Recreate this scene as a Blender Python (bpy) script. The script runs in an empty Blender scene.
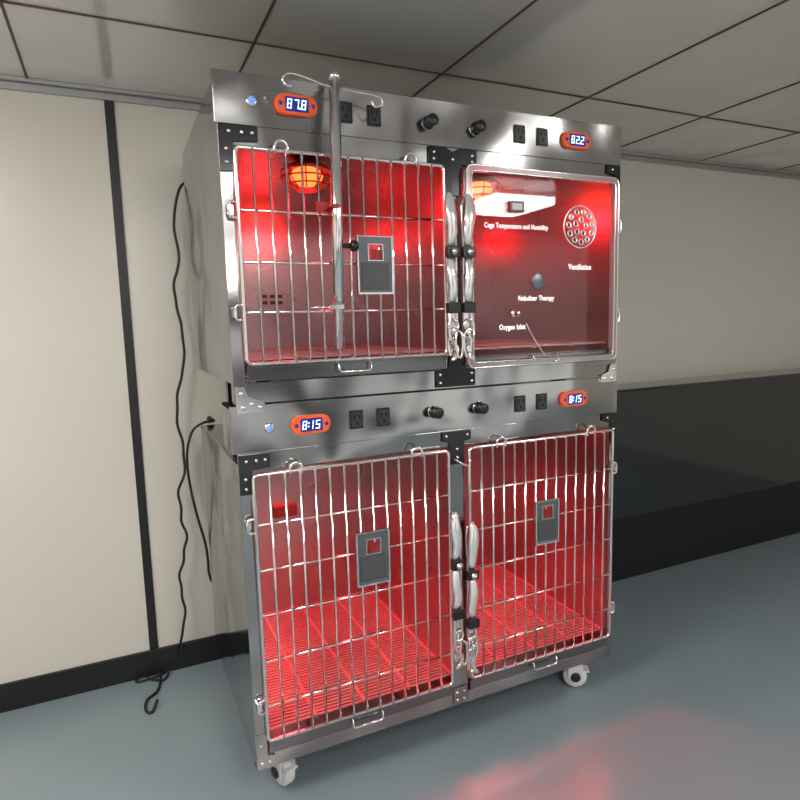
import bpy, math, random
from mathutils import Vector, Matrix
random.seed(4)
PI = math.pi
col = bpy.context.scene.collection
V = Vector
W = {}
bpy.context.scene.view_settings.view_transform = 'Standard'

# ---------------------------------------------------------------- materials
def mat(name, base, rough=.5, metal=0., brush=None, emis=None, es=0., noise=0., nscale=6., coat=0., spec=.5, bump=0., wave=0.):
    m = bpy.data.materials.new(name); m.use_nodes = True
    nt = m.node_tree; b = nt.nodes['Principled BSDF']
    b.inputs['Base Color'].default_value = (*base, 1)
    b.inputs['Roughness'].default_value = rough
    b.inputs['Metallic'].default_value = metal
    b.inputs['Coat Weight'].default_value = coat
    b.inputs['Specular IOR Level'].default_value = spec
    if emis:
        b.inputs['Emission Color'].default_value = (*emis, 1)
        b.inputs['Emission Strength'].default_value = es
    if brush or noise or bump:
        mp = nt.nodes.new('ShaderNodeMapping')
        geo = nt.nodes.new('ShaderNodeNewGeometry')
        nt.links.new(geo.outputs['Position'], mp.inputs['Vector'])
        nz = nt.nodes.new('ShaderNodeTexNoise'); nt.links.new(mp.outputs[0], nz.inputs['Vector'])
        if brush:
            mp.inputs['Scale'].default_value = brush; nz.inputs['Scale'].default_value = 1.; nz.inputs['Detail'].default_value = 2
            mr = nt.nodes.new('ShaderNodeMapRange')
            mr.inputs['To Min'].default_value = rough*.75; mr.inputs['To Max'].default_value = rough*1.25
            nt.links.new(nz.outputs['Fac'], mr.inputs['Value']); nt.links.new(mr.outputs[0], b.inputs['Roughness'])
            if wave:
                n2 = nt.nodes.new('ShaderNodeTexNoise'); n2.inputs['Scale'].default_value = 2.6; n2.inputs['Detail'].default_value = 1
                nt.links.new(geo.outputs['Position'], n2.inputs['Vector'])
                bp = nt.nodes.new('ShaderNodeBump'); bp.inputs['Strength'].default_value = 1.; bp.inputs['Distance'].default_value = wave
                nt.links.new(n2.outputs['Fac'], bp.inputs['Height']); nt.links.new(bp.outputs[0], b.inputs['Normal'])
        else:
            nz.inputs['Scale'].default_value = nscale; nz.inputs['Detail'].default_value = 4
            if noise:
                mx = nt.nodes.new('ShaderNodeMix'); mx.data_type = 'RGBA'
                mx.inputs[6].default_value = (*[c*(1-noise) for c in base], 1)
                mx.inputs[7].default_value = (*[min(1, c*(1+noise)) for c in base], 1)
                nt.links.new(nz.outputs['Fac'], mx.inputs[0]); nt.links.new(mx.outputs[2], b.inputs['Base Color'])
            if bump:
                bp = nt.nodes.new('ShaderNodeBump'); bp.inputs['Strength'].default_value = bump; bp.inputs['Distance'].default_value = .003
                nt.links.new(nz.outputs['Fac'], bp.inputs['Height']); nt.links.new(bp.outputs[0], b.inputs['Normal'])
    return m

STEEL = mat('brushed_steel', (.38,.375,.37), .16, 1, brush=(3,3,500), wave=.06)
SIDE = mat('side_steel', (.29,.30,.31), .13, 1, brush=(3,3,500), wave=.02)
INNER = mat('inner_steel_red_glow', (.48,.34,.34), .28, .92, brush=(3,3,3))  # neutral steel with the red of the heat lamps mixed into its base
GRATE = mat('grate_steel_red_glow', (.66,.36,.36), .3, .5, noise=.05)  # reddened base stands in for lamp glow on the slats
CHROME = mat('chrome', (.9,.88,.86), .09, 1, noise=.04)
POLE = mat('polished_tube', (.85,.85,.85), .1, 1, noise=.03)
GRIP = mat('polished_latch_plate', (.93,.93,.93), .12, .7, noise=.04)
PLATE = mat('dark_plate', (.02,.02,.022), .15, .3, noise=.2)
CARD = mat('card_holder_steel', (.16,.17,.175), .3, .6, noise=.1)
CARDIN = mat('card_inset', (.10,.10,.105), .25, .3, noise=.1)
LOUVRE = mat('louvre_metal', (.40,.30,.30), .35, .8, noise=.1)
LOUVRESLOT = mat('louvre_slot', (.06,.03,.03), .5, .2, noise=.1)
BLACK = mat('black_plastic', (.012,.012,.013), .3, noise=.2)
FACE = mat('socket_face_plastic', (.03,.03,.032), .3, noise=.1)
SLOT = mat('slot_black', (.002,.002,.002), .8, noise=.1)
ORANGE = mat('orange_bezel', (.85,.11,.02), .35, noise=.06, emis=(1,.12,.02), es=.08)
SCREEN = mat('display_glass', (.01,.012,.06), .12, noise=.1, emis=(.02,.05,.6), es=.3)
DIGIT = mat('display_digit', (.6,.75,1), .4, emis=(.6,.78,1), es=1.5)
BLUE = mat('blue_indicator', (.1,.3,.9), .2, emis=(.1,.3,1), es=.7)
WHITE = mat('white_plastic', (.80,.79,.78), .35, noise=.04)
RUBBER = mat('cord_rubber', (.012,.012,.012), .45, noise=.2)
TRAY = mat('tray_steel', (.24,.24,.245), .18, 1, brush=(3,3,200))
REDC = mat('red_clip', (.38,.02,.015), .4, noise=.05)
REDBOX = mat('sensor_box_red', (.10,.02,.02), .35, noise=.1)
BULB = mat('heat_bulb', (1,.2,.06), .3, emis=(1,.07,.012), es=7)
LAMPM = mat('lamp_guard_lit_wire', (.20,.07,.05), .3, .6, emis=(1,.05,.01), es=.08)  # slight emission imitates the bulb's orange light on the wires
HOOD = mat('lamp_hood', (.75,.4,.3), .25, .9, noise=.05)
LETTER = mat('white_lettering', (.9,.9,.9), .5, emis=(1,.98,.98), es=.8)  # print with its own emission, though it is no light source
DARKGLOSS = mat('black_gloss_panel', (.012,.015,.018), .12, noise=.3, nscale=3, coat=.5, bump=.15)
DARKMATT = mat('black_matt_base', (.004,.004,.0045), .6, noise=.2)
WALLM = mat('cream_wall_panel', (.66,.62,.54), .3, noise=.03, nscale=2, bump=.03)
CEILM = mat('ceiling_panel', (.80,.76,.72), .15, .2, brush=(1,1,1), coat=.6, wave=.02)
SEAM = mat('brown_seam', (.10,.05,.035), .5, noise=.2)
TRIM = mat('black_trim', (.008,.008,.008), .4, noise=.2)
METTRIM = mat('metal_cornice', (.45,.44,.43), .35, .8, noise=.05)
FLOORM = mat('blue_grey_floor', (.22,.268,.292), .3, noise=.08, nscale=3.2, bump=.04, coat=.08)
DIFF = mat('light_diffuser', (1,1,1), .5, noise=.01, emis=(1,.98,.95), es=30)
def glassmat(name, tint, base_fac, rough=.02, gcol=(1,1,1)):
    m = bpy.data.materials.new(name); m.use_nodes = True; nt = m.node_tree
    nt.nodes.clear(); o = nt.nodes.new('ShaderNodeOutputMaterial'); mx = nt.nodes.new('ShaderNodeMixShader')
    t = nt.nodes.new('ShaderNodeBsdfTransparent'); t.inputs[0].default_value = (*tint, 1)
    g = nt.nodes.new('ShaderNodeBsdfGlossy'); g.inputs['Roughness'].default_value = rough; g.inputs['Color'].default_value = (*gcol, 1)
    lw = nt.nodes.new('ShaderNodeLayerWeight'); lw.inputs[0].default_value = .5
    pw = nt.nodes.new('ShaderNodeMath'); pw.operation = 'POWER'; pw.inputs[1].default_value = 5.
    ad = nt.nodes.new('ShaderNodeMath'); ad.operation = 'ADD'; ad.inputs[1].default_value = base_fac; ad.use_clamp = True
    nt.links.new(lw.outputs['Facing'], pw.inputs[0]); nt.links.new(pw.outputs[0], ad.inputs[0]); nt.links.new(ad.outputs[0], mx.inputs[0])
    nt.links.new(t.outputs[0], mx.inputs[1]); nt.links.new(g.outputs[0], mx.inputs[2]); nt.links.new(mx.outputs[0], o.inputs[0])
    return m
ACRYL = glassmat('clear_acrylic', (.98,.96,.96), .018, 0.)
CLEARP = glassmat('clear_vent_plastic', (.85,.80,.80), .05, .06)
RIM = mat('frosted_rim', (.62,.52,.52), .15, .1, noise=.1, nscale=30, coat=.5)
RIM.node_tree.nodes['Principled BSDF'].inputs['Transmission Weight'].default_value = .55
BRIGHT = mat('bright_bracket', (.8,.8,.8), .14, .95, noise=.1, nscale=60)
CWIN = mat('card_window', (.35,.03,.03), .3, .3, noise=.15)

# ---------------------------------------------------------------- mesh builder
class MB:
    def __init__(s): s.v = []; s.f = []; s.sm = []
    def box(s, x0, x1, y0, y1, z0, z1):
        n = len(s.v)
        s.v += [V(p) for p in ((x0,y0,z0),(x1,y0,z0),(x1,y1,z0),(x0,y1,z0),(x0,y0,z1),(x1,y0,z1),(x1,y1,z1),(x0,y1,z1))]
        for q in ((3,2,1,0),(4,5,6,7),(0,1,5,4),(1,2,6,5),(2,3,7,6),(3,0,4,7)): s.f.append([n+i for i in q]); s.sm.append(False)
        return s
    def prism(s, poly, y0, y1):
        n = len(s.v); k = len(poly)
        s.v += [V((p[0], y0, p[1])) for p in poly] + [V((p[0], y1, p[1])) for p in poly]
        s.f.append([n+i for i in range(k)]); s.f.append([n+k+i for i in reversed(range(k))]); s.sm += [False, False]
        for i in range(k):
            j = (i+1) % k; s.f.append([n+j, n+i, n+k+i, n+k+j]); s.sm.append(False)
        return s
    def rings(s, rings, closed, caps):
        n = len(s.v); k = len(rings[0]); m = len(rings)
        for r in rings: s.v += r
        for a in range(m if closed else m-1):
            b = (a+1) % m
            for i in range(k):
                j = (i+1) % k
                s.f.append([n+a*k+i, n+a*k+j, n+b*k+j, n+b*k+i]); s.sm.append(True)
        if caps and not closed:
            s.f.append([n+i for i in reversed(range(k))]); s.f.append([n+(m-1)*k+i for i in range(k)]); s.sm += [False, False]
    def tube(s, pts, r, n=8, closed=False):
        P = [V(p) for p in pts]; m = len(P); T = []
        for i in range(m):
            if closed: t = P[(i+1) % m]-P[i-1]
            else: t = P[min(i+1, m-1)]-P[max(i-1, 0)]
            T.append(t.normalized())
        up = V((0,0,1)) if abs(T[0].z) < .9 else V((1,0,0))
        N = T[0].cross(up).normalized(); R = []
        for i in range(m):
            N = (N - T[i]*N.dot(T[i])).normalized(); B = T[i].cross(N)
            rr = r[i] if isinstance(r, (list, tuple)) else r
            R.append([P[i]+(N*math.cos(2*PI*k/n)+B*math.sin(2*PI*k/n))*rr for k in range(n)])
        s.rings(R, closed, True); return s
    def lathe(s, c, axis, prof, n=20):
        c = V(c); A = V(axis).normalized(); up = V((0,0,1)) if abs(A.z) < .9 else V((1,0,0))
        N = A.cross(up).normalized(); B = A.cross(N)
        s.rings([[c+A*h+(N*math.cos(2*PI*k/n)+B*math.sin(2*PI*k/n))*max(r, 1e-5) for k in range(n)] for r, h in prof], False, True); return s
    def turn(s, cx, cy, ang):
        c, n = math.cos(ang), math.sin(ang)
        s.v = [V((cx+(p[0]-cx)*c-(p[1]-cy)*n, cy+(p[0]-cx)*n+(p[1]-cy)*c, p[2])) for p in s.v]; return s
    def build(s, name, m, parent=None, bevel=0, label=None):
        lo = V([min(p[i] for p in s.v) for i in range(3)]); hi = V([max(p[i] for p in s.v) for i in range(3)])
        c = (lo+hi)/2
        me = bpy.data.meshes.new(name); me.from_pydata([p-c for p in s.v], [], s.f)
        me.polygons.foreach_set('use_smooth', s.sm); me.materials.append(m); me.validate(); me.update()
        o = bpy.data.objects.new(name, me); col.objects.link(o)
        W[o.name] = c
        o.location = c - (W[parent.name] if parent else V((0,0,0))); o.parent = parent
        if bevel:
            b = o.modifiers.new('bevel', 'BEVEL'); b.width = bevel; b.segments = 2; b.limit_method = 'ANGLE'
        if label: o['label'] = label
        return o
def thing(name, loc, label, cat, group=None):
    o = bpy.data.objects.new(name, None); col.objects.link(o); o.location = loc; o.empty_display_size = .1
    W[o.name] = V(loc); o['label'] = label; o['category'] = cat
    if group: o['group'] = group
    return o
def struct(name, mb, m, bevel=0):
    o = mb.build(name, m, None, bevel); o['kind'] = 'structure'; return o
def arc(cx, cz, r, a0, a1, y, n=10):
    return [(cx+r*math.cos(math.radians(a0+(a1-a0)*i/n)), y, cz+r*math.sin(math.radians(a0+(a1-a0)*i/n))) for i in range(n+1)]
def rrect(x0, x1, z0, z1, r, n=4):
    P = []
    for cx, cz, a in ((x1-r, z1-r, 0), (x0+r, z1-r, 90), (x0+r, z0+r, 180), (x1-r, z0+r, 270)):
        for i in range(n+1):
            t = math.radians(a+90*i/n); P.append((cx+r*math.cos(t), cz+r*math.sin(t)))
    return P
def spline(pts, k=6):
    P = [V(p) for p in pts]; out = []
    for i in range(len(P)-1):
        p0 = P[max(i-1, 0)]; p1 = P[i]; p2 = P[i+1]; p3 = P[min(i+2, len(P)-1)]
        for j in range(k):
            t = j/k
            out.append(.5*((2*p1)+(p2-p0)*t+(2*p0-5*p1+4*p2-p3)*t*t+(3*p1-p0-3*p2+p3)*t**3))
    out.append(P[-1]); return out

# ---------------------------------------------------------------- camera
CAM = V((-.256, -1.514, 1.297)); FPX = 610.
Fw = V((.4168, .9035, -.126)).normalized()
Rt = V((.906, -.4147, -.0279)); Rt = (Rt-Fw*Rt.dot(Fw)).normalized(); Up = Rt.cross(Fw)
cd = bpy.data.cameras.new('camera'); cam = bpy.data.objects.new('camera', cd); col.objects.link(cam)
cam.matrix_world = Matrix(((Rt.x, Up.x, -Fw.x, CAM.x), (Rt.y, Up.y, -Fw.y, CAM.y), (Rt.z, Up.z, -Fw.z, CAM.z), (0,0,0,1)))
cd.sensor_width = 36; cd.lens = FPX/800*36; cd.clip_start = .01
bpy.context.scene.camera = cam
def ray(u, v): return Fw + Rt*((u-400)/FPX) + Up*((400-v)/FPX)
def on_y(u, v, y): d = ray(u, v); return CAM + d*((y-CAM.y)/d.y)     # a measured point on an upright plane
def on_z(u, v, z): d = ray(u, v); return CAM + d*((z-CAM.z)/d.z)     # a measured point on a level plane

# ---------------------------------------------------------------- room (front wall left off so the world's light comes in)
YW = .86; ZC = 2.1; XL, XR, YF = -2.3, 4.3, -3.6
struct('floor', MB().box(XL, XR, YF, YW, -.05, 0), FLOORM)
struct('ceiling', MB().box(XL, XR, YF, YW, ZC, ZC+.05), CEILM)
struct('wall_back', MB().box(XL, XR, YW, YW+.05, 0, ZC), WALLM)
struct('wall_left', MB().box(XL-.05, XL, YF, YW, 0, ZC), WALLM)
struct('wall_right', MB().box(XR, XR+.05, YF, YW, 0, ZC), WALLM)
struct('baseboard_back', MB().box(XL, XR, YW-.012, YW, 0, .1), TRIM, .002)
struct('baseboard_left', MB().box(XL, XL+.012, YF, YW-.012, 0, .1), TRIM, .002)
struct('trim_1', MB().box(-.228, -.198, YW-.006, YW, .1, ZC-.035), TRIM, .001)
mb = MB().box(XL, XR, YW-.03, YW, ZC-.012, ZC).box(XL, XR, YW-.012, YW, ZC-.035, ZC-.012)
struct('trim_2', mb, METTRIM, .002)
k = 3
for x in (-1.665, -1.055, -.445, .168, .778, 1.39, 2.0, 2.61, 3.22, 3.83):
    struct('trim_%d' % k, MB().box(x-.0035, x+.0035, YF, YW-.03, ZC-.003, ZC), SEAM); k += 1
for y in (.33, -.89, -2.1, -3.3):
    struct('trim_%d' % k, MB().box(XL, XR, y-.0026, y+.0026, ZC-.004, ZC), SEAM); k += 1

def ceiling_light(x, y, h, label):
    t = thing('ceiling_light', (x, y, ZC), label, 'ceiling light')
    MB().box(x-h+.02, x+h-.02, y-h+.02, y+h-.02, ZC-.022, ZC-.004).build('housing', WHITE, t)
    MB().box(x-h, x+h, y-h, y+h, ZC-.075, ZC-.022).build('diffuser', DIFF, t, .003)  # glowing box made deep so its sides brighten the ceiling
ceiling_light(2.17, -2.02, .23, 'square ceiling light whose white reflection shows in the clear door')
ceiling_light(.3, -2.6, .3, 'square ceiling light behind the camera, in front of the cages')
ceiling_light(-1.2, -.7, .3, 'unseen square ceiling light added to brighten the left side')  # added out of view to light the back wall's left part and cage side

# ---------------------------------------------------------------- cage units
def screw(x, z, y, parent, r=.0045):
    MB().lathe((x, y, z), (0,-1,0), [(r, 0), (r, .002), (r*.6, .0035), (0, .0038)], 10).build('screw', CHROME, parent)
def plate(poly, screws, parent, m=PLATE, y0=-.006):
    p = MB().prism(poly, y0, -.002).build('corner_plate', m, parent, .0008)
    for x, z in screws: screw(x, z, y0, p)
    return p
SEG = {'8': 'abcdefg', '7': 'abc', '2': 'abged', '1': 'bc', '5': 'afgcd'}
def digits(txt, cx, cz, y, h, parent):
    w = h*.5; t = h*.11; gap = w*1.6; m = MB()
    chars = [c for c in txt if c not in '.:']; x = cx-(len(chars)-1)*gap/2
    def q(x0, x1, z0, z1, ox):
        sh = lambda xx, zz: (ox+xx+(zz)*.12, cz+zz)
        m.prism([sh(x0, z0), sh(x1, z0), sh(x1, z1), sh(x0, z1)], y-.001, y)
    n = 0
    for ch in txt:
        if ch == '.':
            ox = x+(n-1)*gap+w*.82; q(-t*.8, t*.8, -h/2, -h/2+t*1.6, ox); continue
        if ch == ':':
            ox = x+(n-1)*gap+w*.95; q(-t*.7, t*.7, -h*.26, -h*.26+t*1.4, ox); q(-t*.7, t*.7, h*.14, h*.14+t*1.4, ox); continue
        ox = x+n*gap; n += 1
        for sgm in SEG[ch]:
            if sgm == 'a': q(-w/2, w/2, h/2-t, h/2, ox)
            if sgm == 'g': q(-w/2, w/2, -t/2, t/2, ox)
            if sgm == 'd': q(-w/2, w/2, -h/2, -h/2+t, ox)
            if sgm == 'b': q(w/2-t, w/2, t*.3, h/2, ox)
            if sgm == 'c': q(w/2-t, w/2, -h/2, -t*.3, ox)
            if sgm == 'f': q(-w/2, -w/2+t, t*.3, h/2, ox)
            if sgm == 'e': q(-w/2, -w/2+t, -h/2, -t*.3, ox)
    m.build('digits', DIGIT, parent)
def display(cx, cz, txt, root):
    d = MB().prism(rrect(cx-.052, cx+.052, cz-.024, cz+.024, .022, 6), -.014, -.001).build('display', ORANGE, root, .003,
            'orange rimmed digital display reading %s' % txt)
    MB().prism(rrect(cx-.029, cx+.029, cz-.0165, cz+.0165, .003), -.016, -.0135).build('screen', SCREEN, d, .0006)
    digits(txt, cx-.001, cz, -.0162, .022, d)
    for s in (-1, 1): MB().lathe((cx+s*.04, -.014, cz), (0,-1,0), [(.005, 0), (.005, .0015), (0, .002)], 12).build('button', SCREEN, d)
def socket(cx, cz, root):
    s = MB().box(cx-.019, cx+.019, -.007, -.001, cz-.025, cz+.025).build('power_socket', BLACK, root, .002)
    MB().prism(rrect(cx-.0145, cx+.0145, cz-.0195, cz+.0195, .003), -.009, -.0066).build('socket_face', FACE, s, .0008)
    for a in ((-.0095, -.0055, .002, .013), (.0055, .0095, .002, .013), (-.0035, .0035, -.014, -.006)):
        MB().box(cx+a[0], cx+a[1], -.0096, -.0088, cz+a[2], cz+a[3]).build('slot', SLOT, s)
def knob(cx, cz, root):
    k_ = MB().lathe((cx, -.001, cz), (0,-1,0), [(.018, 0), (.018, .004), (.013, .006), (.012, .02), (.016, .022), (.016, .032), (.012, .035), (0, .035)], 20).build('knob', BLACK, root)
    MB().lathe((cx, -.001, cz), (0,-1,0), [(.0188, 0), (.0188, .001), (.018, .0015)], 20).build('collar', CHROME, k_)
def indicator(cx, cz, root):
    b = MB().lathe((cx, -.001, cz), (0,-1,0), [(.013, 0), (.013, .004), (.009, .006)], 20).build('push_button', CHROME, root)
    MB().lathe((cx, -.007, cz), (0,-1,0), [(.007, 0), (.007, .003), (0, .004)], 16).build('light', BLUE, b)
def heat_lamp(x, y, z, root):
    l = MB().lathe((x, y, z), (0,0,-1), [(.03, 0), (.045, .005), (.066, .016), (.078, .026), (.073, .027), (.03, .012), (0, .01)], 24).build('heat_lamp', HOOD, root,
            0, 'red heat lamp under the cage roof')
    MB().lathe((x, y, z-.014), (0,0,-1), [(.015, 0), (.040, .010), (.05, .026), (.044, .042), (.025, .054), (0, .058)], 20).build('bulb', BULB, l)
    g = MB()
    for r, h in ((.078, .028), (.077, .048), (.062, .068), (.03, .082)):
        g.tube([(x+r*math.cos(a*PI/12), y+r*math.sin(a*PI/12), z-h) for a in range(24)], .0026, 6, True)
    for a in range(10):
        c, s_ = math.cos(a*PI/5), math.sin(a*PI/5)
        g.tube([(x+r*c, y+r*s_, z-h) for r, h in ((.078, .028), (.077, .048), (.062, .068), (.03, .082), (0, .085))], .0022, 6)
    g.build('lamp_guard', LAMPM, l)
def red_light(x, y, z, p, ang=0, r=.03):
    l = bpy.data.lights.new('heat_glow', 'SPOT' if ang else 'POINT'); l.energy = p; l.color = (1, .012, .022); l.shadow_soft_size = r
    if ang: l.spot_size = math.radians(ang); l.spot_blend = .9
    o = bpy.data.objects.new('heat_glow', l); col.objects.link(o); o.location = (x, y, z)
def tray(x0, x1, z0, z1, root):
    t = MB().box(x0, x1, -.008, .006, z0, z1).box(x0, x1, -.012, -.007, z1-.006, z1).box(x0+.005, x1-.005, .006, .66, z0, z0+.004).build('tray', TRAY, root, .0015, 'dark steel waste tray')
    c = (x0+x1)/2
    h = [(c-.045, -.008, z1-.006), (c-.045, -.022, z1-.006)] + [(c-.045, -.024, z1-.02), (c-.04, -.024, z1-.028), (c+.04, -.024, z1-.028), (c+.045, -.024, z1-.02)] + [(c+.045, -.022, z1-.006), (c+.045, -.008, z1-.006)]
    MB().tube(h, .003, 8).build('wire_handle', CHROME, t)
def grate(x0, x1, y0, y1, z, root):
    m = MB(); y = y0
    while y < y1: m.box(x0, x1, y, y+.0065, z-.002, z+.002); y += .0145
    n = 4
    for i in range(n+1):
        x = x0+.004+(x1-x0-.008)*i/n; m.box(x-.004, x+.004, y0, y1, z-.006, z+.003)
    m.build('floor_grate', GRATE, root, 0, 'slatted floor grate coloured red for the lamp glow')
def paddle(m, x, zt, zb, y, w0, w1, bow, side, th=.003):
    # curved polished lever, bowed outwards, waisted below its middle
    R = []; n = 16
    for i in range(n+1):
        t = i/n; z = zt+(zb-zt)*t; s_ = math.sin(PI*t); w = w0+(w1-w0)*(s_**.6)*(1-.30*math.exp(-((t-.62)/.1)**2)); yy = y-bow*s_**.7
        cx = x+side*.003*math.sin(2*PI*t)
        R.append([V((cx+w*a, yy+b, z)) for a, b in ((-1, 0), (-.6, -.0035), (0, -.005), (.6, -.0035), (1, 0), (.6, th-.001), (0, th-.002), (-.6, th-.001))])
    m.rings(R, False, True); return m
def latch(x, z1, z0, side, parent):
    # side -1: on the left door's closing edge; +1: on the right door's
    q = 1.6
    pl = [(-.007, z1), (.007, z1), (.010, z1-.02), (.009, z1-.09), (.011, z1-.13), (.007, z1-.16), (.01, z0+.10), (.006, z0+.03),
          (.004, z0), (-.005, z0), (-.009, z0+.03), (-.006, z0+.10), (-.01, z1-.16), (-.009, z1-.12), (-.010, z1-.02)]
    p = MB().prism([(x+a*q, b) for a, b in pl], -.028, -.022).build('latch', CHROME, parent, .002, 'chrome toggle latch with smooth pale grips')
    paddle(MB(), x+side*.003, z1+.012, z1-.130, -.030, .008, .018, .012, side).build('grip', GRIP, p)
    paddle(MB(), x+side*.002, z1-.160, z1-.282, -.030, .009, .0165, .010, side).build('grip', GRIP, p)
    for zz in (z1-.145, z1-.296):
        MB().prism(rrect(x-.020, x+.019, zz-.015, zz+.015, .005), -.046, -.028).build('catch', BLACK, p, .003)
        MB().box(x-side*.014-.0025, x-side*.014+.0025, -.034, -.029, zz-.06, zz+.06).build('strap', CHROME, p, .001)
    for zz in (z1-.145, z0+.05):
        MB().lathe((x, -.028 if zz != z1-.145 else -.046, zz), (0,-1,0), [(.010, 0), (.010, .006), (.006, .008), (.006, .010), (0, .011)], 14).build('pivot_bolt', CHROME, p)
    r = spline([(x+side*.004, -.03, z1-.28), (x+side*.014, -.038, z0+.06), (x-side*.010, -.042, z0+.02), (x+side*.010, -.044, z0-.01), (x-side*.012, -.038, z0+.0)], 5)
    MB().tube(r, .0045, 8).build('latch_lever', CHROME, p)
    lp = arc(x, z0+.085, .016, 0, 360, -.036, 16)[:-1]
    MB().tube(lp, .0034, 8, True).build('ring', CHROME, p)
    a = z0+.072; xx = x-side*.012
    hook = spline([(x, -.04, a+.004), (xx-.008, -.044, a-.008), (xx-.012, -.046, a-.035), (xx-.005, -.046, a-.072), (xx+.007, -.046, a-.07), (xx+.011, -.046, a-.035), (xx+.007, -.044, a-.008), (x, -.04, a+.004)], 4)
    MB().tube(hook, .0036, 8).lathe((x, -.04, a+.008), (0,0,-1), [(.004, 0), (.007, .004), (.007, .012), (.004, .016)], 12).build('snap_hook', CHROME, p)
def hinge(x, z, side, parent):
    m = MB().tube([(x+side*.0, -.013, z+.018), (x-side*.016, -.015, z+.018), (x-side*.02, -.015, z+.012), (x-side*.02, -.015, z-.012), (x-side*.016, -.015, z-.018), (x, -.013, z-.018)], .0034, 8)
    m.box(min(x-side*.012, x-side*.024), max(x-side*.012, x-side*.024), -.012, -.002, z-.01, z+.01)
    m.build('hinge', CHROME, parent)
def wire_door(x0, x1, z0, z1, rows, hinge_side, card, root, nb=14, rlabel=None):
    y = -.016; m = MB()
    m.tube([(p[0], y, p[1]) for p in rrect(x0, x1, z0, z1, .012)], .005, 8, True)
    for i in range(1, nb):
        x = x0+(x1-x0)*i/nb; m.tube([(x, y-.004, z0), (x, y-.004, z1)], .0034, 8)
    for z in rows: m.tube([(x0-.003, y+.001, z), (x1+.003, y+.001, z)], .0034, 8)
    for hx in (.108, .452):
        cx = x0+hx
        a = [(cx-.016, y-.006, z1-.008)] + [(cx+.016*math.cos(t*PI/8), y-.006, z1+.008+.014*math.sin(t*PI/8)) for t in range(8, -1, -1)] + [(cx+.016, y-.006, z1-.008)]
        m.tube(a, .0036, 8)
    d = m.build('door', CHROME, root, 0, rlabel)
    hx = x0 if hinge_side < 0 else x1
    for z in (rows[0], rows[-1]): hinge(hx, z, -hinge_side, d)
    if card:
        cx, cz, w, h = card
        y0, y1 = y-.014, y-.009
        wx, wz = cx+.002, cz+h*.22; s = .019
        c = MB()     # a plate with a square cut-out
        L, R_, B, T = cx-w/2, cx+w/2, cz-h/2, cz+h/2
        c.box(L, wx-s, y0, y1, B, T).box(wx+s, R_, y0, y1, B, T).box(wx-s, wx+s, y0, y1, wz+s, T).box(wx-s, wx+s, y0, y1, B, wz-s)
        c.build('card_holder', CARD, d, 0, 'grey steel card holder with square window')
        MB().box(wx-s*.45, wx+s, y1-.001, y1+.001, wz-s, wz+s*.4).build('window', CWIN, d)
        MB().box(L+.011, R_-.011, y0-.002, y0, B+.012, wz-s-.007).build('inset_panel', CARDIN, d, .0006)
        f = MB()
        for a in ((wx-s-.003, wx+s+.003, wz+s, wz+s+.003), (wx-s-.003, wx+s+.003, wz-s-.003, wz-s), (wx-s-.003, wx-s, wz-s, wz+s), (wx+s, wx+s+.003, wz-s, wz+s)):
            f.box(a[0], a[1], y0-.003, y0+.001, a[2], a[3])
        f.box(L, R_, y0-.005, y0, B, B+.005).box(L, L+.0045, y0-.005, y0, B+.005, T).box(R_-.0045, R_, y0-.005, y0, B+.005, T).box(L+.0045, R_-.0045, y0-.003, y0, T-.003, T)
        f.build('holder_rim', BRIGHT, d, .0006)
    return d
X0, X1, XM = -.004, 1.224, .615
DEP = .72
def shell(z0, z1, zc, root):
    t = .008; m = MB()
    m.box(X0, X0+t, .004, DEP, z0, z1); m.box(X1-t, X1, .004, DEP, z0, z1)
    m.box(X0+t, X1-t, DEP-t, DEP, z0, z1); m.box(X0+t, X1-t, .004, DEP-t, z1-t, z1)
    m.build('body', SIDE, root, .001)
    n = MB(); a, b = X0+.02, X1-.02; zi = z0+.02
    for xa, xb in ((a, XM-.008), (XM+.008, b)):
        n.box(xa, xa+.004, .006, DEP-.02, zi, zc); n.box(xb-.004, xb, .006, DEP-.02, zi, zc)
        n.box(xa, xb, DEP-.024, DEP-.02, zi, zc); n.box(xa, xb, .006, DEP-.02, zc, zc+.004)
        n.box(xa, xb, .006, DEP-.02, zi-.004, zi)
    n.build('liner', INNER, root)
def panel_items(z, txt, root):
    display(.184, z, txt[0], root); display(1.044, z, txt[1], root)
    for x in (.311, .389, .841, .922): socket(x, z, root)
    for x in (.546, .694): knob(x, z, root)
    indicator(.078, z, root)

# ---- upper unit
up = thing('cage_unit', (XM, .36, 1.158), 'stainless steel upper cage unit with one barred and one clear door', 'animal cage')
shell(1.158, 1.878, 1.79, up)
MB().box(X0-.006, X1+.004, -.002, .012, 1.768, 1.885).box(X0-.006, X1+.004, .012, .03, 1.873, 1.885).build('control_panel', STEEL, up, .001)
f = MB().box(X0, .026, 0, .006, 1.108, 1.768).box(1.202, X1, 0, .006, 1.108, 1.768).box(.59, .645, 0, .006, 1.108, 1.768)
f.box(.026, .59, 0, .006, 1.72, 1.768).box(.645, 1.202, 0, .006, 1.72, 1.768).box(.026, .59, 0, .006, 1.108, 1.16).box(.645, 1.202, 0, .006, 1.108, 1.16)
f.box(X0, X1, .006, .03, 1.108, 1.158)
f.build('face_frame', STEEL, up, .001)
panel_items(1.824, ('87.8', '82.2'), up)
plate([(X0,1.766),(.088,1.766),(.088,1.732),(.03,1.728),(.026,1.66),(X0,1.66)][::-1], [(.02,1.75),(.05,1.75),(.075,1.75),(.012,1.71),(.012,1.68)], up)
plate([(X1,1.766),(1.17,1.766),(1.17,1.742),(1.203,1.735),(1.203,1.66),(X1,1.66)], [(1.19,1.752),(1.212,1.71),(1.212,1.675)], up)
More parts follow.
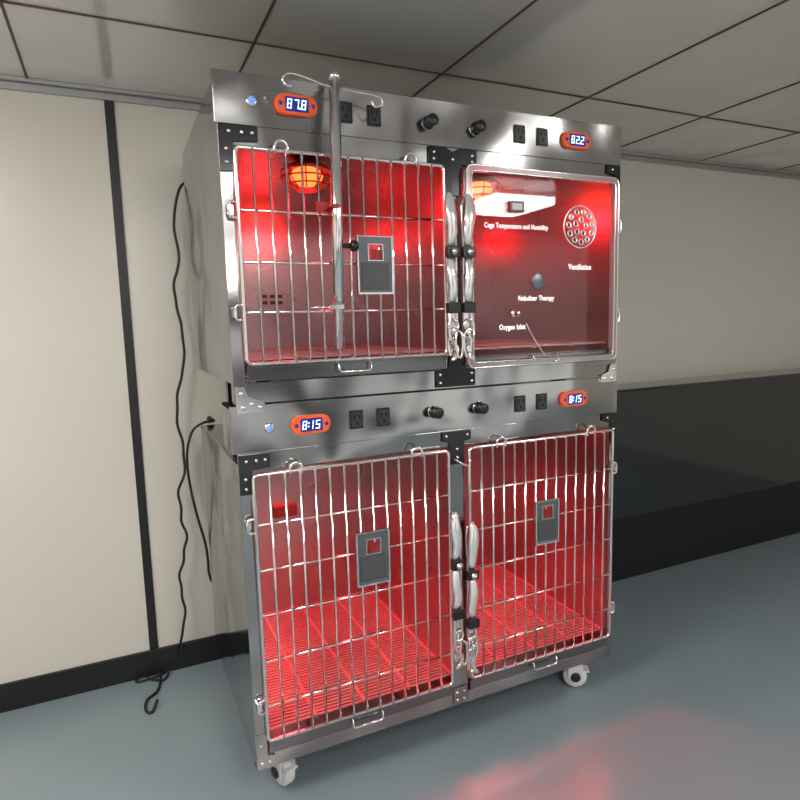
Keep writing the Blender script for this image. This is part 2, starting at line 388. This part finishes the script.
plate([(.545,1.766),(.545,1.722),(.588,1.718),(.593,1.64),(.642,1.64),(.647,1.722),(.695,1.722),(.695,1.766),(.64,1.766),(.618,1.756),(.596,1.766)], [(.56,1.75),(.68,1.75),(.56,1.733),(.68,1.733),(.618,1.735)], up)
plate([(.555,1.112),(.682,1.112),(.682,1.16),(.64,1.165),(.64,1.2),(.598,1.2),(.596,1.165),(.555,1.16)], [(.567,1.125),(.567,1.148),(.67,1.125),(.67,1.148)], up)
for s in (0, 1):
    q = [(0,1.152),(.02,1.15),(.028,1.128),(.066,1.114),(.076,1.086),(0,1.086)] if s == 0 else [(1.22,1.148),(1.195,1.145),(1.188,1.122),(1.158,1.112),(1.152,1.088),(1.22,1.088)]
    if s == 1: q = q[::-1]
    b = MB().prism(q[::-1], -.009, -.0025).build('joining_bracket', BRIGHT, up, .001, 'bright bolted joining bracket')
    for x, z in (((.012,1.135),(.015,1.1),(.058,1.099),(.036,1.108)) if s == 0 else ((1.207,1.13),(1.2,1.1),(1.168,1.1))): screw(x, z, -.009, b, .0055)
for x in (.311, .925): heat_lamp(x, .35, 1.788, up); red_light(x, .35, 1.67, 3.0, 0, .04)
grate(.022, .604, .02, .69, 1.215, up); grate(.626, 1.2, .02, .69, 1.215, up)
tray(.03, .584, 1.164, 1.203, up); tray(.65, 1.198, 1.164, 1.196, up)
v_ = MB().prism(rrect(.22, .32, 1.365, 1.418, .006), .694, .698).build('vent', LOUVRE, up)
m = MB()
for i in range(3):
    for j in range(2): m.box(.232+i*.027, .25+i*.027, .692, .694, 1.375+j*.022, 1.387+j*.022)
m.build('slots', LOUVRESLOT, v_)
d1 = wire_door(.03, .583, 1.207, 1.713, [1.571, 1.45, 1.331], -1, (.368, 1.446, .1, .148), up, rlabel='barred chrome wire door')
latch(.595, 1.63, 1.2, -1, d1)
# clear door
ax0, ax1, az0, az1 = .650, 1.2, 1.163, 1.722
d2 = MB().prism(rrect(ax0+.012, ax1-.012, az0+.012, az1-.012, .012), -.018, -.012).build('clear_door', ACRYL, up, 0, 'clear acrylic door with white lettering and round vent')
rm = MB(); outer = rrect(ax0, ax1, az0, az1, .02); inner = rrect(ax0+.015, ax1-.015, az0+.015, az1-.015, .012); n = len(outer)
for i in range(n):
    j = (i+1) % n; b0 = len(rm.v)
    for yy in (-.026, -.006): rm.v += [V((outer[i][0], yy, outer[i][1])), V((outer[j][0], yy, outer[j][1])), V((inner[j][0], yy, inner[j][1])), V((inner[i][0], yy, inner[i][1]))]
    for q in ((0,1,2,3),(7,6,5,4),(0,4,5,1),(3,2,6,7)): rm.f.append([b0+t for t in q]); rm.sm.append(False)
rm.build('rim', RIM, d2)
MB().tube([(p[0], -.027, p[1]) for p in inner], .002, 6, True).build('edge_wire', CHROME, d2)
MB().tube([(p[0], -.024, p[1]) for p in outer], .0028, 6, True).build('edge_wire', CHROME, d2)
def lettering(txt, cx, cz, w, parent):
    c = bpy.data.curves.new('lettering', 'FONT'); c.body = txt; c.size = .02; c.align_x = 'CENTER'; c.align_y = 'CENTER'; c.extrude = .0004; c.offset = .00035; c.space_character = 1.08
    o = bpy.data.objects.new('lettering_source', c); col.objects.link(o)
    bpy.context.view_layer.update()
    me = bpy.data.meshes.new_from_object(o.evaluated_get(bpy.context.evaluated_depsgraph_get()))
    bpy.data.objects.remove(o); xs = [v.co.x for v in me.vertices]; s = w/(max(xs)-min(xs))
    for v in me.vertices: v.co = V((v.co.x*s, -v.co.z, v.co.y*s*1.3))
    me.materials.clear(); me.materials.append(LETTER)
    m = bpy.data.objects.new('lettering', me); col.objects.link(m); m.parent = parent
    m.location = V((cx, -.0195, cz))-W[parent.name]; W[m.name] = V((cx, -.0195, cz)); m['label'] = 'white lettering %s' % txt
lettering('Cage Temperature and Humidity', .820, 1.563, .222, d2)
lettering('Ventilation', 1.053, 1.451, .088, d2)
lettering('Nebulizer Therapy', .889, 1.358, .13, d2)
lettering('Oxygen Inlet', .803, 1.275, .092, d2)
th = MB().box(.792, .842, -.026, -.0182, 1.603, 1.633).build('thermometer', BLACK, d2, .002)
MB().box(.800, .834, -.0268, -.0255, 1.609, 1.627).build('readout', mat('lcd_grey', (.45,.47,.45), .3, noise=.05), d2)
cv = mat('vent_clear_plastic', (.95,.93,.93), .08, .5, noise=.05)
vt = MB().lathe((1.051, -.0185, 1.571), (0,-1,0), [(.061, 0), (.061, .003), (0, .003)], 36).build('round_vent', CLEARP, d2)
MB().tube([(1.051+.062*math.cos(a*PI/20), -.021, 1.571+.062*math.sin(a*PI/20)) for a in range(40)], .0022, 6, True).build('vent_ring', cv, d2)
for r, k_ in ((.045, 11), (.021, 5)):
    for i in range(k_):
        a = 2*PI*i/k_+.2; px, pz = 1.051+r*math.cos(a), 1.571+r*math.sin(a)
        MB().lathe((px, -.0215, pz), (0,-1,0), [(.0100, 0), (.0094, .003), (.0075, .0042), (.0062, .003), (.0062, 0)], 16).build('vent_hole', cv, d2)
MB().lathe((.896, -.0185, 1.408), (0,-1,0), [(.025, 0), (.025, .003), (.022, .004), (0, .0042)], 24).build('port_cover', CARD, d2)
m = MB().lathe((.81, -.0185, 1.3155), (0,-1,0), [(.012, 0), (.012, .004), (.007, .006), (.006, .02), (.008, .021), (.004, .026), (0, .026)], 16)
m.lathe((.825, -.0185, 1.311), (0,-1,0), [(.007, 0), (.007, .003), (0, .004)], 12).build('oxygen_inlet', CHROME, d2)
MB().tube(spline([(.85, -.022, 1.285), (.87, -.024, 1.25), (.905, -.022, 1.205), (.92, -.02, 1.19)]), .0012, 6).build('sensor_wire', WHITE, d2)
for z in (1.58, 1.3): hinge(1.2, z, -1, d2)
latch(.645, 1.63, 1.2, 1, d2)

# ---- lower unit
lo = thing('cage_unit', (XM, .36, 0), 'stainless steel lower cage unit on casters with two barred doors', 'animal cage')
shell(.13, .955, .945, lo)
MB().box(X0-.012, X1+.006, -.002, .012, .985, 1.104).box(X0-.012, X0-.004, .012, .12, .985, 1.104).box(X1-.002, X1+.006, .012, .12, .985, 1.104).box(X0-.012, X1+.006, .012, .12, 1.096, 1.104).build('control_panel', STEEL, lo, .001)
for x in (.1, 1.12):
    for y in (.14, .62): MB().box(x-.02, x+.02, y, y+.04, .955, 1.158).build('spacer', SIDE, lo)
f = MB().box(X0, .026, 0, .006, .13, .985).box(1.202, X1, 0, .006, .13, .985).box(.59, .645, 0, .006, .13, .985)
f.box(.026, .59, 0, .006, .938, .985).box(.645, 1.202, 0, .006, .938, .985).box(.026, .59, 0, .006, .13, .168).box(.645, 1.202, 0, .006, .13, .168)
f.box(X0, X1, .006, .03, .13, .14)
f.build('face_frame', STEEL, lo, .001)
panel_items(1.044, ('8:15', '8:15'), lo)
plate([(X0,.982),(.075,.982),(.075,.945),(.03,.942),(.026,.88),(X0,.88)][::-1], [(.015,.965),(.04,.965),(.062,.965),(.012,.92),(.012,.895)], lo)
plate([(X1,.982),(1.165,.982),(1.165,.96),(1.203,.95),(1.203,.88),(X1,.88)], [(1.185,.97),(1.212,.93),(1.212,.9)], lo)
plate([(.57,.982),(.57,.955),(.593,.95),(.593,.885),(.642,.885),(.642,.95),(.665,.955),(.665,.982)], [(.583,.97),(.652,.97),(.618,.93),(.618,.905)], lo)
plate([(.595,.135),(.64,.135),(.64,.19),(.595,.19)], [(.605,.15),(.63,.15),(.605,.175),(.63,.175)], lo, STEEL)
plate([(X0,.132),(.05,.132),(.045,.165),(.026,.17),(.026,.23),(X0,.23)], [(.01,.15),(.03,.15),(.01,.2)], lo, STEEL)
for x in (.311, .925): heat_lamp(x, .35, .943, lo); red_light(x, .35, .83, 27, 160, .04)
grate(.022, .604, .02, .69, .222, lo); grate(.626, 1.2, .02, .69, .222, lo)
tray(.03, .584, .174, .208, lo); tray(.65, 1.198, .174, .208, lo)
MB().box(.225, .315, .67, .697, .59, .635).build('sensor_box', REDBOX, lo, .003)
rows = [.80, .68, .56, .435, .312]
d3 = wire_door(.028, .583, .215, .93, rows, -1, (.335, .664, .098, .15), lo, rlabel='left barred wire door of the lower unit')
latch(.595, .74, .29, -1, d3)
d4 = wire_door(.652, 1.2, .215, .93, rows, 1, (.922, .668, .09, .14), lo, rlabel='right barred wire door of the lower unit')
latch(.645, .70, .26, 1, d4)
MB().tube(spline([(.60, -.008, .905), (.606, -.03, .9), (.62, -.034, .89), (.64, -.03, .885), (.65, -.026, .9)]), .003, 8).build('door_hook', CHROME, lo)
for x, y, an in ((.085, .085, .35), (1.135, .075, 1.0), (.085, .64, 0), (1.135, .64, .5)):
    c = MB().lathe((x, y, .124), (0,0,-1), [(.018, 0), (.024, .01), (.024, .03)], 18)
    c.box(x-.026, x-.019, y-.022, y+.030, .034, .096).box(x+.019, x+.026, y-.022, y+.030, .034, .096).box(x-.026, x+.026, y-.022, y+.030, .088, .096)
    c.turn(x, y, an).box(x-.03, x+.03, y-.03, y+.03, .124, .13)
    co = c.build('caster', WHITE, lo, .003, 'white plastic swivel caster')
    MB().lathe((x-.017, y+.004, .041), (1,0,0), [(.028, 0), (.038, .002), (.041, .007), (.041, .027), (.038, .032), (.028, .034)], 28).turn(x, y, an).build('wheel', WHITE, co)
    for s in (-1, 1): MB().lathe((x+s*.026, y+.004, .046), (s,0,0), [(.017, 0), (.017, .004), (.010, .006), (0, .006)], 16).turn(x, y, an).build('hub', BLACK, co)
    MB().box(x-.02, x+.02, y-.044, y-.02, .060, .067).turn(x, y, an).build('brake_lever', WHITE, co, .003)

# ---------------------------------------------------------------- IV pole
iv = thing('drip_pole', (.257, -.06, 1.236), 'chrome drip pole with double wire hook clipped to barred upper door', 'pole')
MB().tube([(.252, -.06, 1.236), (.266, -.06, 1.886)], .0135, 20).build('pole', POLE, iv)
MB().lathe((.266, -.06, 1.884), (0,0,1), [(.0145, -.01), (.0145, .004), (.009, .008), (0, .009)], 18).build('cap', CHROME, iv)
hk = spline([on_y(*p, -.06) for p in ((292,86), (285,84), (283,77), (290,73), (305,77), (322,84), (336,88), (355,92), (372,95), (381,99), (382,105), (375,107), (372,102))], 6)
MB().tube(hk, .0026, 8).build('wire_hook', CHROME, iv)
c = MB().box(.236, .262, -.078, -.025, 1.578, 1.586).box(.215, .25, -.034, -.027, 1.572, 1.598); c.build('clip', REDC, iv, .001, 'red tinted clip')
MB().box(.225, .262, -.078, -.027, 1.335, 1.345).tube([(.19, -.03, 1.34), (.24, -.045, 1.34)], .003, 8).build('clip', CHROME, iv, 0, 'chrome clip')
MB().tube([(.262, -.06, 1.489), (.292, -.062, 1.489)], .006, 10).lathe((.29, -.062, 1.489), (1,0,0), [(.008, 0), (.014, .003), (.014, .016), (.009, .02), (0, .021)], 16).build('thumb_screw', BLACK, iv)

# ---------------------------------------------------------------- cords
def wavy(P, amp, wl, z0, z1):
    out = []; s = 0
    for i, p in enumerate(P):
        if i: s += (p-P[i-1]).length
        a = amp*(.7+.5*math.sin(s*5.3)) if z0 < p.z < z1 else 0
        ph = 2*PI*s/wl+1.3*math.sin(s*7.1)
        out.append(p+V((a*math.sin(ph), a*.6*math.cos(ph), 0)))
    return out
yc = .80
pts = [(.045, .728, 1.60), tuple(on_y(204, 181, .775)), tuple(on_y(194, 181, yc))] + [tuple(on_y(*p, yc)) for p in ((182,185), (176,202), (174,228), (179,258), (174,290), (181,325), (184,360), (177,400), (179,430), (185,460), (179,500), (186,540), (180,578), (185,612), (181,640))]
fl = [(176,664), (160,675), (138,682), (140,677), (158,668), (168,672), (163,680), (148,678), (150,671), (160,674), (158,690), (147,700), (146,710), (152,712), (157,700)]
pts += [tuple(on_z(u, v, .006)) for u, v in fl]
c1 = MB().tube(wavy(spline(pts, 8), .0045, .11, .12, 1.5), .0048, 8).build('power_cord', RUBBER)
c1['label'] = 'long wavy black cord hanging down wall and coiled on floor'; c1['category'] = 'power cord'
a, b = on_y(206, 181, .77), on_y(195, 181, yc)
MB().tube([a, a.lerp(b, .5), b], [.011, .011, .006], 12).build('plug', RUBBER, c1)
pts = [(.03, .745, .975), tuple(on_y(214, 421, .79)), tuple(on_y(203, 423, .79))] + [tuple(on_y(*p, .79)) for p in ((192,432), (187,455), (190,485), (197,515), (205,542), (208,560), (209,573), (214,582))] + [(.06, .79, .38), (.1, .78, .3)]
c2 = MB().tube(spline(pts, 6), .0048, 8).build('power_cord', RUBBER)
c2['label'] = 'short black cord looping out behind the lower cage unit'; c2['category'] = 'power cord'
a, b = V((.03, .745, .975)), on_y(209, 422, .79)
MB().tube([a, a.lerp(b, .6), b], [.009, .009, .006], 12).build('plug', RUBBER, c2)

# ---------------------------------------------------------------- black cabinet at right
sb = thing('sideboard', (2.8, .73, 0), 'low glossy black cabinet against the wall right of the cages', 'cabinet')
MB().box(1.5, 4.1, .64, YW-.002, .32, .955).build('carcass', DARKGLOSS, sb, .012)
MB().box(1.52, 4.08, .66, YW-.015, 0, .32).build('plinth', DARKMATT, sb, .002)

# ---------------------------------------------------------------- world: made-up bright and dark patches that give the steel its gradients
w = bpy.data.worlds.new('world'); bpy.context.scene.world = w; w.use_nodes = True
nt = w.node_tree; bg = nt.nodes['Background']
tc = nt.nodes.new('ShaderNodeTexCoord'); nz = nt.nodes.new('ShaderNodeTexNoise'); nz.inputs['Scale'].default_value = 3.4; nz.inputs['Detail'].default_value = 1
cr = nt.nodes.new('ShaderNodeValToRGB'); cr.color_ramp.elements[0].position = .43; cr.color_ramp.elements[0].color = (.03,.032,.035,1)
cr.color_ramp.elements[1].position = .58; cr.color_ramp.elements[1].color = (1,1.0,.98,1)
nt.links.new(tc.outputs['Generated'], nz.inputs['Vector']); nt.links.new(nz.outputs['Fac'], cr.inputs[0]); nt.links.new(cr.outputs[0], bg.inputs[0])
bg.inputs[1].default_value = 1.2
